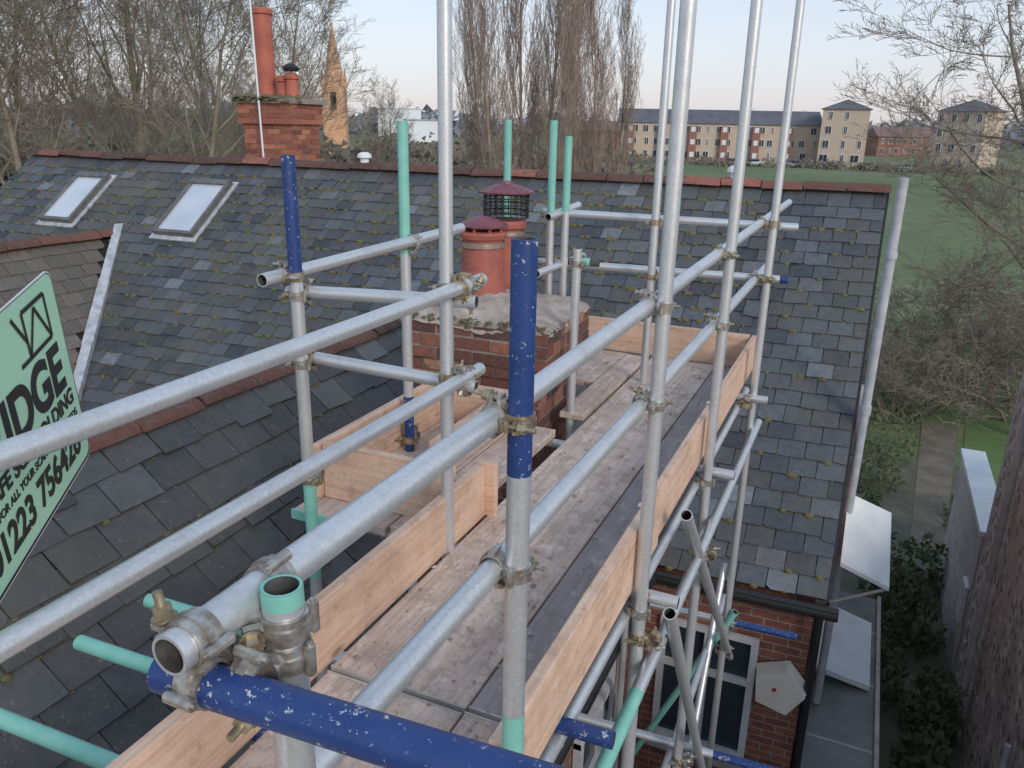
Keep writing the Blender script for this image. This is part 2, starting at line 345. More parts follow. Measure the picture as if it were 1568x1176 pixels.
for y,z in ((2.44,-.2),(3.66,-.5),(3.66,-1.8),(5.03,-1.8),(2.44,-1.8),(5.03,-2.0)): coupler((-.56,y,z),ZA,(-.505,y+.01,z),YA)
for y in (.9,2.2,3.7,5.0): vert("standard_inner",-1.27,y,-.13,GZ)
cm.obj("couplers",scaf)
def board(name,x0,y0,x1,y1,z0,z1,mat,bev=.004):
    mb=MB();mb.box((x0,y0,z0),(x1,y1,z1),mat);return mb.obj(name,scaf,bev)
hoops=MB()
for i,(a,b_) in enumerate(((-1.292,-1.072),(-1.066,-.846),(-.840,-.632))):
    mt=M['deckg'] if i==2 else M['deck']
    zt_=-.002-.003*i
    board("scaffold_board",a,1.62+.012*i,b_,5.42-.03*i,-.040+.001*i,zt_,mt)
    board("scaffold_board",a+.004,-.9,b_+.002,1.60+.008*i,-.041,-.004+.002*i,M['deck'])
    hoops.box((a-.001,1.619+.012*i,-.042),(b_+.001,1.626+.012*i,zt_+.0018),M['grey']);hoops.box((a+.003,1.595+.008*i,-.043),(b_+.003,1.601+.008*i,-.0022+.002*i),M['grey'])
hoops.obj("board_end_bands",scaf)
mb=MB()
for i in range(620):
    x=random.uniform(-1.29,-.64);y=random.uniform(.6,5.3) if i%3 else random.gauss(1.9,.6);R=random.choice((.002,.003,.003,.005,.009))*random.uniform(.7,1.3);k=5
    if y<.2 or y>5.35: continue
    c_=Vector((x,y,.001));ring=[c_+Vector((math.cos(6.283*q/k+i),math.sin(6.283*q/k+i),0))*R*random.uniform(.7,1.3) for q in range(k)]
    mb.add(ring+[c_+ZA*R*.8],[(q,(q+1)%k,k) for q in range(k)],M['mortar' if i%2 else 'flaunch'])
mb.obj("mortar_crumbs",scaf)
board("scaffold_board",-1.89,4.65,-1.48,5.40,-.045,-.006,M['deck']);board("scaffold_board",-1.47,4.0,-1.32,5.35,-.03,.004,M['deck'])
tz=H-1.34
board("toe_board_outer",XR-.02,1.33,XR+.018,2.80,-.02,tz,M['toe']);board("toe_board_outer",XR-.028,2.802,XR+.006,5.50,-.015,tz-.008,M['toe'])
board("toe_board_outer_near",XR-.02,-.5,XR+.016,1.29,-.02,tz-.012,M['toe'])
board("toe_board_inner",-1.345,-.8,-1.307,2.70,-.01,tz,M['toe'])
board("toe_board_return",-1.345,2.702,-1.262,2.735,-.01,tz+.01,M['toeX'])
board("toe_board_far",-1.95,5.44,-.652,5.478,-.01,tz,M['toeX'])
board("toe_board_near_return",-.70,1.30,-.632,1.325,.0,tz-.03,M['toeX'])
for i in range(3): board("tray_board",-2.06+.225*i,2.40+.02*i,-1.845+.225*i,3.75,-.045,-.008+.002*i,M['deck'])
board("tray_toe_left",-2.05,2.52,-2.012,3.70,-.005,.24,M['toe']);board("tray_toe_front",-2.008,2.545,-1.38,2.583,-.005,.25,M['toeX'])
board("tray_toe_inner",-1.72,2.95,-1.68,3.7,-.005,.16,M['toe']);board("tray_toe_side",-2.008,3.60,-1.5,3.64,-.005,.22,M['toeX'])
mb=MB();mb.box((-2.062,2.385,-.047),(-1.85,2.399,-.006),M['mint']);mb.obj("tray_board_band",scaf)
mb=MB()
for y in (2.62,1.2,3.9): mb.box((XR+.019,y,-.03),(XR+.024,y+.03,tz-.01),M['galv']);mb.box((XR-.03,y,tz+.001),(XR+.024,y+.03,tz+.005),M['galv'])
mb.obj("toe_board_clips",scaf)
# ---------------------------------------------------------------- roofs
def slates(mb,o,u,v,LU,LV,w,ex,mat,keep=None,messy=1.0):
    o=Vector(o);u=Vector(u).normalized();v=Vector(v).normalized();n=u.cross(v)
    if n.z<0: n=-n
    n.normalize();rows=int(LV/ex)
    for r in range(rows):
        off=(r%2)*w/2;k=-1
        while True:
            a=k*w+off;k+=1
            if a>LU: break
            a0=max(a,0);a1=min(a+w-.005-random.random()*.004,LU)
            if a1-a0<.03: continue
            v0=r*ex;ct=(a0+a1)/2
            if keep and not keep(ct,v0): continue
            j=random.gauss(0,.004)*messy;v0+=j;lift=.017+abs(random.gauss(0,.003))*messy
            if random.random()<.015*messy: v0-=random.uniform(.02,.05);lift+=.006
            v1=v0+ex*1.55;sk=random.gauss(0,.003)*messy;lf=random.gauss(0,.0024)*messy
            th=.007
            P=lambda x,y,h: o+u*x+v*y+n*h
            c=(min(1,max(0,random.gauss(.45,.26))),random.random(),random.random())
            ch=random.random()
            b0=v0+sk;b1=v0-sk
            T=[P(a0,b0,lift+lf),P(a1,b1,lift-lf),P(a1,v1,.001),P(a0,v1,.001)]
            if ch<.09*messy:
                cc=random.uniform(.02,.05)
                T=[P(a0,b0,lift),P(a1-cc,b1,lift),P(a1,b1+cc*.7,lift),P(a1,v1,.001),P(a0,v1,.001)]
            m=len(T);Bm=[p-n*th for p in T]
            fs=[tuple(range(m))]+[(i,(i+1)%m,m+(i+1)%m,m+i) for i in range(m)]
            mb.add(T+Bm,fs,mat,c)
    z=-.012
    mb.add([o+n*z,o+u*LU+n*z,o+u*LU+v*LV+n*z,o+v*LV+n*z],[(0,1,2,3)],M['under'])
    return n
def mossy(mb,o,u,v,n,LU,LV,ex,cnt,bias=None,sz=.03):
    o=Vector(o);u=Vector(u).normalized();v=Vector(v).normalized()
    for i in range(cnt):
        for _ in range(8):
            a=random.random()*LU;r=random.randint(0,int(LV/ex)-1);b=r*ex
            if bias is None or random.random()<bias(a/LU,b/LV): break
        R=sz*random.uniform(.25,1.0)**1.3
        c=o+u*a+v*(b-.004)+n*.012
        k=7;ring=[c+(u*math.cos(2*math.pi*i/k)*1.3+v*math.sin(2*math.pi*i/k)*.8)*R*random.uniform(.5,1.25) for i in range(k)]
        ring2=[c+(u*math.cos(2*math.pi*i/k)*1.3+v*math.sin(2*math.pi*i/k)*.8)*R*.6*random.uniform(.6,1.1)+n*R*.4 for i in range(k)]
        top=c+n*R*.5
        mb.add(ring+ring2+[top],[(i,(i+1)%k,k+(i+1)%k,k+i) for i in range(k)]+[(k+i,k+(i+1)%k,2*k) for i in range(k)],M['moss'],smooth=True)
def ridge_tiles(mb,p0,p1,L=.45,r=.115,mat=None,flat=.8,hot=.05):
    p0=Vector(p0);p1=Vector(p1);a=(p1-p0);T=a.length;a.normalize();s=a.cross(ZA).normalized();k=0
    while k*L<T-.05:
        q0=p0+a*(k*L);q1=p0+a*min(T,(k*L+L-.012));dz=random.gauss(0,.007);k+=1
        q0=q0+ZA*dz;q1=q1+ZA*(dz+random.gauss(0,.005));n=9
        col=(min(.8,max(0,random.gauss(.40,.18))),.5,.5)
        if random.random()<hot: col=(1,.5,.5)
        A=[];B=[];A2=[];B2=[]
        for i in range(n):
            t=math.pi*i/(n-1);off=s*math.cos(t)*r*1.25+ZA*(math.sin(t)*r*flat-r*.55)
            off2=s*math.cos(t)*(r-.016)*1.25+ZA*(math.sin(t)*(r-.016)*flat-r*.55)
            A.append(q0+off);B.append(q1+off);A2.append(q0+off2);B2.append(q1+off2)
        mb.add(A+B,[(i,i+1,n+i+1,n+i) for i in range(n-1)],mat,col,True)
        mb.add(A+A2,[(i,i+1,n+i+1,n+i) for i in range(n-1)],mat,col);mb.add(B+B2,[(i,i+1,n+i+1,n+i) for i in range(n-1)],mat,col)
house=empty("brick_house")
sk=math.radians(2.77);U0=Vector((-math.cos(sk),-math.sin(sk),0))
E=V(.1,6.0,3.54);vd=Vector((0,3.76,2.933));LV=vd.length
LU=12.75
mb=MB();n=slates(mb,E,U0,vd,LU,LV,.235,.178,M['slate']);mb.obj("main_roof_slates",house)
mb=MB();mossy(mb,E,U0,vd,n,LU,LV,.178,2300,lambda a,b:(.2+.8*b) if a>.1 else .2,.045);mb.obj("main_roof_moss",house)
mb=MB();ridge_tiles(mb,E+vd+U0*-.03+ZA*.03,E+vd+U0*(LU+.05)+ZA*.03,.45,.105,M['ridge'])
mb.add([E+vd+Vector((0,0,-.02)),E+vd+U0*LU+Vector((0,0,-.02)),E+vd+U0*LU+Vector((0,3.7,-2.9)),E+vd+Vector((0,3.7,-2.9))],[(0,1,2,3)],M['slatefar']);mb.obj("main_ridge",house)
wx=-3.46;wz=H-1.57;wex=-1.27;wez=wz-.91*(wx-wex)*-1
W0=Vector((wex,-3.5,wez));wu=Vector((0,1,0));wv=Vector((wx-wex,0,wz-wez));WL=wv.length
mb=MB()
n2=slates(mb,W0,wu,wv,11.6,WL,.275,.195,M['slate2'],keep=lambda a,b:not(3.84+3.5<a<4.5+3.5 and .35<b<1.35) ,messy=1.5);mb.obj("wing_roof_slates",house)
mb=MB();mossy(mb,W0,wu,wv,n2,11.6,WL,.195,520,None,.022);mb.obj("wing_roof_moss",house)
mb=MB();ridge_tiles(mb,(wx,-3.5,wz+.015),(wx,8.1,wz+.015),.45,.07,M['ridge'],hot=0)
mb.add([(wx,-3.5,wz-.02),(wx,8.2,wz-.02),(wx-2.2,8.2,wz-2.0),(wx-2.2,-3.5,wz-2.0)],[(0,1,2,3)],M['slatefar']);mb.obj("wing_ridge",house)
w2x=-9.76;w2z=H-1.57
o2=Vector((w2x+1.95,1.0,w2z-2.15));v2=Vector((-1.95,0,2.15))
mb=MB();n3=slates(mb,o2,wu,v2,7.3,v2.length,.27,.19,M['slate3'],keep=lambda a,b:(a+1.0)<(8.02-(1-b/2.9)*2.55),messy=1);mb.obj("left_wing_roof",house)
mb=MB();ridge_tiles(mb,(w2x,1.0,w2z+.03),(w2x,8.0,w2z+.03),.45,.11,M['ridge'])
mb.add([(w2x,1,w2z-.02),(w2x,8.2,w2z-.02),(w2x-2,8.2,w2z-2.2),(w2x-2,1,w2z-2.2)],[(0,1,2,3)],M['slatefar']);mb.obj("left_wing_ridge",house)
mb=MB();a=Vector((-9.70,8.10,H-1.50));b_=Vector((-8.10,5.75,H-3.30));d=(b_-a).normalized();s_=d.cross(ZA).normalized()
for k in range(6):
    p=a.lerp(b_,k/6);q=a.lerp(b_,(k+1)/6+.01);w_=.055+.012*random.random()
    mb.add([p+s_*w_+ZA*.04,q+s_*w_+ZA*.04,q-s_*w_+ZA*.05,p-s_*w_+ZA*.05,p+s_*w_-ZA*.06,q+s_*w_-ZA*.06,q-s_*w_-ZA*.06,p-s_*w_-ZA*.06],[(0,1,2,3),(0,1,5,4),(3,2,6,7),(1,2,6,5),(0,3,7,4)],M['lead'])
mb.obj("lead_valley",house)
mb=MB();nrm=Vector((0,-vd.z,vd.y)).normalized()
for (x0,x1,h0,h1,mt) in ((.105,.125,-.19,-.005,'black'),(.02,.105,-.10,-.015,'mortar')):
    A=E+Vector((x0-.1,0,0));B=E+vd+Vector((x0-.1,0,0));dx=Vector((x1-x0,0,0))
    vs=[A+nrm*h0,A+dx+nrm*h0,A+dx+nrm*h1,A+nrm*h1,B+nrm*h0,B+dx+nrm*h0,B+dx+nrm*h1,B+nrm*h1]
    mb.add(vs,[(0,1,2,3),(4,7,6,5),(1,5,6,2),(0,3,7,4),(3,2,6,7),(0,4,5,1)],M[mt])
g0=E+Vector((.1,-.06,-.07));g1=E+U0*1.42+Vector((0,-.06,-.07))
mb.cyl(g0,g1,.055,M['black'],12);mb.cyl(g0+Vector((0,-.052,.05)),g1+Vector((0,-.052,.05)),.008,M['black'],8)
mb.cyl((.07,6.1,E.z-.1),(.09,6.12,GZ),.035,M['black'],12)
mb.cyl(Vector((wex-.0,-3.5,wez-.06)),Vector((wex-.0,5.9,wez-.06)),.05,M['black'],12)
mb.obj("verge_and_gutters",house)
mb=MB()
yw=6.22
mb.add([(-1.4,yw-.07,GZ),(.03,yw,GZ),(.03,yw,E.z+.05),(-1.4,yw-.07,E.z+.05)],[(0,1,2,3)],M['wall'])
mb.add([(.03,yw,GZ),(.03,13.2,GZ),(.03,13.2,E.z),(.03,9.76,E.z+2.9),(.03,yw,E.z+.12)],[(0,1,2,3,4)],M['wall'])
mb.add([(-1.40,-3.5,GZ),(-1.40,yw,GZ),(-1.40,yw,wez),(-1.40,-3.5,wez)],[(0,1,2,3)],M['wall'])
mb.obj("brick_walls",house)
def window(mb,x0,x1,z0,z1,y,cols=2,fr=.05,glass='glass'):
    mb.box((x0,y-.012,z0),(x1,y+.02,z1),M[glass])
    mb.box((x0-fr,y-.05,z0-fr),(x1+fr,y-.014,z0),M['white']);mb.box((x0-fr,y-.05,z1),(x1+fr,y-.014,z1+fr),M['white'])
    for k in range(cols+1):
        xx=x0+(x1-x0)*k/cols;a=xx-fr if k==0 else (xx if k==cols else xx-fr/2)
        mb.box((a,y-.053,z0-.001),(a+fr,y-.013,z1+.001),M['white'])
mb=MB();window(mb,-1.15,-.42,H-5.35,H-4.2,6.17,2,.06)
mb.box((-1.2,6.11,H-4.62),(-.38,6.15,H-4.56),M['white']);mb.box((-1.28,6.05,H-5.5),(-.32,6.17,H-5.42),M['grey']);mb.obj("window",house)
mb=MB()
for y0 in (3.0,4.4):
    mb.box((-1.39,y0,H-5.4),(-1.37,y0+.9,H-4.2),M['glass'])
    for yy in (y0-.05,y0+.42,y0+.9): mb.box((-1.392,yy,H-5.45),(-1.33,yy+.06,H-4.15),M['white'])
    for zz in (H-5.5,H-4.7,H-4.2): mb.box((-1.393,y0-.05,zz),(-1.335,y0+.96,zz+.06),M['white'])
mb.obj("side_windows",house)
mb=MB();cx,cz=-.155,H-4.52;R_=.215
P5=[(cx+R_*math.cos(math.radians(5+72*i)),cz+R_*math.sin(math.radians(5+72*i))) for i in range(5)]
fr=[(x,6.02,z) for x,z in P5];bk=[(x+(x-cx)*.14,6.17,z+(z-cz)*.14) for x,z in P5]
mb.add(fr+bk,[(0,1,2,3,4)]+[(i,(i+1)%5,5+(i+1)%5,5+i) for i in range(5)],M['cream'])
mb.cyl((cx-.03,6.021,cz+.02),(cx-.03,6.013,cz+.02),.018,M['redled'],12);mb.obj("burglar_alarm_box",house,.006)
def rooflight(name,uc,vc,w,h):
    mb=MB();u=U0;v=vd.normalized();nn=u.cross(v)
    if nn.z<0: nn=-nn
    o=E+u*uc+v*vc;T=Matrix.Translation(o)@Matrix((u,v,nn)).transposed().to_4x4()
    mb.box((-w/2-.05,-h/2-.07,.012),(w/2+.05,h/2+.05,.035),M['lead'],Mx=T)
    f=.05
    mb.box((-w/2,-h/2,.036),(w/2,-h/2+f,.11),M['frame'],Mx=T);mb.box((-w/2,h/2-f*1.8,.036),(w/2,h/2,.12),M['frame'],Mx=T)
    mb.box((-w/2,-h/2+f,.036),(-w/2+f,h/2-f*1.8,.112),M['frame'],Mx=T);mb.box((w/2-f,-h/2+f,.036),(w/2,h/2-f*1.8,.112),M['frame'],Mx=T)
    mb.box((-w/2+f,-h/2+f,.036),(w/2-f,h/2-f*1.8,.085),M['skyglass'],Mx=T)
    mb.obj(name,house)
rooflight("rooflight",11.00,3.76,.62,1.0);rooflight("rooflight",8.76,3.72,.68,1.06)
for t in (6.55,1.62):
    mb=MB();c_=E+vd+U0*t+ZA*.04;mb.lathe(c_,[(.06,0),(.06,.07),(.10,.08),(.095,.12),(.05,.15),(0,.155)],M['whitewall']);mb.obj("ridge_vent",house)
mb=MB();px=.18;mb.cyl((px,7.3,H-.36),(px,7.3,-3.9),.040,M['pipe'],20);mb.cyl((px,7.3,H-.95),(px,7.3,H-1.01),.050,M['pipe'],20)
mb.cyl((px,7.3,H-2.3),(px,7.3,H-2.38),.05,M['pipe'],20);mb.cyl((.20,7.9,H-3.1),(px,7.3,H-3.9),.035,M['pipe'],14);mb.cyl((.13,7.9,H-2.3),(.20,7.9,H-3.1),.035,M['pipe'],14);mb.obj("soil_vent_pipe",house)
mb=MB();A,B,C,D_=V(.165,7.39,3.19),V(.55,7.5,3.36),V(.61,7.05,3.88),V(.18,6.93,3.67);t=Vector((0,0,-.04))
mb.add([A,B,C,D_,A+t,B+t,C+t,D_+t],[(0,1,2,3),(0,4,5,1),(1,5,6,2),(2,6,7,3),(3,7,4,0)],M['panel'])
mb.cyl(C+t+Vector((-.03,.02,0)),D_+t+Vector((-.1,.05,-.45)),.015,M['grey'],8);mb.cyl(B+t+Vector((-.03,-.02,0)),A+t+Vector((-.1,-.05,-.45)),.015,M['grey'],8)
mb.obj("canopy_roof",house)
mb=MB();mb.box((.05,3.2,-4.05),(.74,9.6,-3.92),M['felt']);mb.box((.72,3.2,-4.09),(.76,9.6,-3.87),M['grey']);mb.box((.05,3.3,GZ),(.70,9.5,-4.05),M['grey'])
for k in range(5): mb.box((.12,4.8+k*1.0,-3.92),(.71,4.83+k*1.0,-3.914),M['grey'])
mb.add([(.06,7.6,-3.68),(.66,7.7,-3.84),(.66,8.9,-3.84),(.06,8.9,-3.68),(.06,7.6,-3.74),(.66,7.7,-3.90),(.66,8.9,-3.90),(.06,8.9,-3.74)],[(0,1,2,3),(0,4,5,1),(1,5,6,2)],M['panel'])
mb.obj("flat_roof_extension",house)
# ---------------------------------------------------------------- chimneys
def bricks(mb,x0,x1,y0,y1,z0,z1,mat,ang=0,c=(0,0),flare=None,bl=.225,bh=.075):
    Rz=Matrix.Translation((c[0],c[1],0))@Matrix.Rotation(ang,4,'Z')@Matrix.Translation((-c[0],-c[1],0))
    rows=int(round((z1-z0)/bh))
    for r in range(rows):
        z=z0+r*bh;e=flare(z) if flare else 0
        X0,X1,Y0,Y1=x0-e,x1+e,y0-e,y1+e
        mb.box((X0+.008,Y0+.008,z-.001),(X1-.008,Y1-.008,z+bh+.001),M['mortar'],Mx=Rz)
        for side in range(4):
            L=(X1-X0) if side%2==0 else (Y1-Y0);off=0 if r%2 else -bl/2
            a=off
            while a<L:
                a0=max(0,a)+.004;a1=min(L,a+bl)-.004;a+=bl
                if a1-a0<.03: continue
                j=random.gauss(0,.003);zz0=z+.005+random.gauss(0,.0015);zz1=z+bh-.005+random.gauss(0,.0015);d=.03
                col=(min(1,max(0,random.gauss(.45,.26))),.5,.5)
                if side==0: lo,hi=(X0+a0,Y0-j,zz0),(X0+a1,Y0+d,zz1)
                elif side==2: lo,hi=(X0+a0,Y1-d,zz0),(X0+a1,Y1+j,zz1)
                elif side==1: lo,hi=(X1-d,Y0+a0,zz0),(X1+j,Y0+a1,zz1)
                else: lo,hi=(X0-j,Y0+a0,zz0),(X0+d,Y0+a1,zz1)
                mb.box(lo,hi,mat,col,Mx=Rz)
chim=empty("chimney_stack")
cx0,cx1,cy0,cy1=-2.34,-1.55,3.90,4.60
mb=MB();ct=.49
def fl(z):
    k=(ct-z)/.075
    return .055 if k<3.2 else (.035 if k<4.2 else (.018 if k<5.2 else 0))
bricks(mb,cx0,cx1,cy0,cy1,ct-.075*32,ct,M['brick'],sk,(cx1,cy0),fl);mb.obj("brick_stack",chim,.006)
mb=MB();NX,NY=30,26;gv=[]
Rz=Matrix.Translation((cx1,cy0,0))@Matrix.Rotation(sk,4,'Z')@Matrix.Translation((-cx1,-cy0,0))
rnd=random.Random(3)
for j in range(NY+1):
    for i in range(NX+1):
        a=i/NX;b_=j/NY;ed=min(a,1-a,b_,1-b_)
        x=cx0-.062+(cx1-cx0+.124)*a;y_=cy0-.062+(cy1-cy0+.124)*b_
        z=ct+.0+min(1,ed*3.2)*.10+rnd.gauss(0,.005)-(.02 if ed==0 else 0)+.012*math.sin(a*9)*math.cos(b_*7)
        gv.append(Rz@Vector((x+rnd.gauss(0,.005),y_+rnd.gauss(0,.005),z)))
mb.add(gv,[(j*(NX+1)+i,j*(NX+1)+i+1,(j+1)*(NX+1)+i+1,(j+1)*(NX+1)+i) for j in range(NY) for i in range(NX)],M['flaunch'],smooth=True)
mb.obj("flaunching",chim)
mb=MB()
p1=Vector((-2.08,4.24,ct+.09))
mb.lathe(p1,[(.150,-.06),(.140,.0),(.125,.2),(.118,.33),(.135,.335),(.14,.36),(.135,.375),(.10,.38)],M['pot'])
mb.lathe(p1,[(.128,.285),(.132,.285),(.132,.315),(.128,.315)],M['steelband'])
for k in range(8):
    t=k*math.pi/4;d=Vector((math.cos(t),math.sin(t),0));mb.cyl(p1+d*.115+ZA*.36,p1+d*.115+ZA*.41,.010,M['pot'],8)
mb.lathe(p1,[(.15,.40),(.155,.41),(.09,.44),(.03,.46),(0,.463)],M['potcap'],8,False);mb.lathe(p1,[(.15,.40),(0,.405)],M['potcap'],8,False)
mb.obj("chimney_pot_hooded",chim)
mb=MB();p2=Vector((-2.08,4.56,ct+.05))
mb.lathe(p2,[(.14,-.1),(.125,.0),(.112,.33),(.105,.40),(.13,.405),(.132,.43),(.125,.45),(.09,.455)],M['pot'])
mb.lathe(p2,[(.118,.36),(.122,.36),(.122,.385),(.118,.385)],M['steelband'])
for k in range(20):
    t=k*math.pi/10;d=Vector((math.cos(t),math.sin(t),0));mb.cyl(p2+d*.138+ZA*.46,p2+d*.138+ZA*.615,.004,M['black'],5)
for z in (.465,.50,.54,.58,.61): mb.lathe(p2,[(.136,z),(.143,z),(.143,z+.008),(.136,z+.008)],M['black'],24)
mb.lathe(p2,[(.172,.612),(.176,.62),(.10,.652),(.04,.668),(.035,.68),(0,.685)],M['potcap'],10,False);mb.lathe(p2,[(.172,.612),(0,.617)],M['potcap'],10,False)
mb.obj("chimney_pot_caged",chim)
mb=MB()
for i in range(90):
    a=random.random();c_=Rz@Vector((cx0-.05+a*(cx1-cx0+.1),cy0-.05+random.random()*.03,ct+random.uniform(-.02,.03)));R=random.uniform(.008,.028);k=7
    ring=[c_+Vector((math.cos(6.283*q/k),math.sin(6.283*q/k),0))*R*random.uniform(.6,1.2) for q in range(k)]
    mb.add(ring+[c_+ZA*R*.6],[(q,(q+1)%k,k) for q in range(k)],M['moss'],smooth=True)
mb.obj("chimney_moss",chim)
ch2=empty("chimney_stack");mb=MB()
bx,by=-8.72,10.55
bricks(mb,bx-.47,bx+.45,by-.35,by+.35,-.7,1.775,M['brickfar'],sk,(bx,by),lambda z:.05 if z>1.43 else 0)
mb.box((bx-.56,by-.45,1.775),(bx+.55,by+.45,1.85),M['mortar'])
mb.obj("brick_stack",ch2)
mb=MB()
for i in range(150):
    c_=Vector((random.uniform(bx-.57,bx+.56),random.uniform(by-.47,by-.2),1.84+random.uniform(-.05,.03)));R=random.uniform(.04,.08);k=7
    ring=[c_+Vector((math.cos(6.283*q/k),math.sin(6.283*q/k),0))*R for q in range(k)]
    mb.add(ring+[c_+ZA*R*.7],[(q,(q+1)%k,k) for q in range(k)],M['moss'],smooth=True)
mb.lathe((bx-.26,by,1.85),[(.16,0),(.15,.1),(.145,1.2),(.17,1.22),(.17,1.28),(.15,1.3),(.1,1.28)],M['potfar'])
for dx,h in ((.06,.34),(.24,.38)): mb.lathe((bx+dx,by,1.85),[(.11,0),(.10,.22),(.09,h-.1),(.12,h-.09),(.12,h-.04),(.06,h),(0,h)],M['potfar'])
mb.lathe((bx+.24,by,1.85),[(.11,.40),(.13,.45),(.07,.50),(0,.52)],M['black'])
mb.obj("chimney_pots",ch2)
mb=MB();mb.cyl((bx+.02,by-.5,.3),(bx-.06,by-.5,5.5),.016,M['whitewall'],8)
mb.cyl((bx-.5,by-.5,4.9),(bx+.4,by-.5,4.95),.01,M['pipe'],6);mb.obj("tv_aerial_mast")
# ---------------------------------------------------------------- neighbour wall
nb=empty("neighbour_house");mb=MB()
def quadwall(mb,pts,mat): mb.add(pts,[tuple(range(len(pts)))],mat)
NX_=2.10;NY_=11.85;NT=-1.06
quadwall(mb,[(NX_,NY_,GZ),(NX_,-5,GZ),(NX_,-5,NT),(NX_,NY_,NT)],M['flint'])
quadwall(mb,[(NX_,NY_,GZ),(NX_+6,NY_,GZ),(NX_+6,NY_,NT),(NX_,NY_,NT)],M['flint'])
for k in range(40):
    z=GZ+.15*k
    if z>NT-.15: break
    mb.box((NX_-.015,NY_-.16-(.14 if k%2 else 0),z+.008),(NX_+.1,NY_+.014,z+.142),M['grey'])
mb.box((NX_-.06,-5,NT),(NX_+.1,NY_+.1,NT+.09),M['slatefar'])
mb.add([(NX_-.08,-5,NT+.10),(NX_-.08,NY_+.1,NT+.10),(NX_+4,NY_+.1,NT+.9),(NX_+4,-5,NT+.9)],[(0,1,2,3)],M['slatefar'])
mb.obj("flint_wall",nb)
mb=MB();mb.box((NX_-.04,NY_+.02,GZ),(NX_+.25,15.2,H-5.42),M['grey']);mb.box((NX_-.08,NY_+.02,H-5.42),(NX_+.30,15.25,H-5.34),M['panel']);mb.obj("rendered_wall",nb)
mb=MB();mb.box((NX_-.10,11.95,H-6.9),(NX_-.045,12.3,H-6.3),M['white']);mb.cyl((NX_-.09,10.6,NT),(NX_-.09,10.6,GZ),.045,M['grey'],12);mb.cyl((NX_-.09,8.0,-4.3),(NX_-.09,8.0,GZ),.03,M['pipe'],12)
mb.obj("wall_fittings",nb)
# ---------------------------------------------------------------- ground
mb=MB();S=3000
mb.add([(-S,-60,GZ),(S,-60,GZ),(S,S,GZ),(-S,S,GZ)],[(0,1,2,3)],M['grass']);mb.obj("ground")
mb=MB();mb.add([(-3,-6,GZ+.008),(7,-6,GZ+.008),(7,21,GZ+.008),(-3,21,GZ+.008)],[(0,1,2,3)],M['dark']);mb.obj("alley_ground")
mb=MB();mb.add([(1.6,16,GZ+.016),(2.2,16,GZ+.016),(3.0,24,GZ+.016),(2.1,24,GZ+.016)],[(0,1,2,3)],M['soil']);mb.obj("garden_path")
mb=MB();mb.add([(2.7,18.5,GZ+.012),(8,18.5,GZ+.012),(9,25.5,GZ+.012),(3.3,25.5,GZ+.012)],[(0,1,2,3)],M['lawn']);mb.obj("garden_lawn")
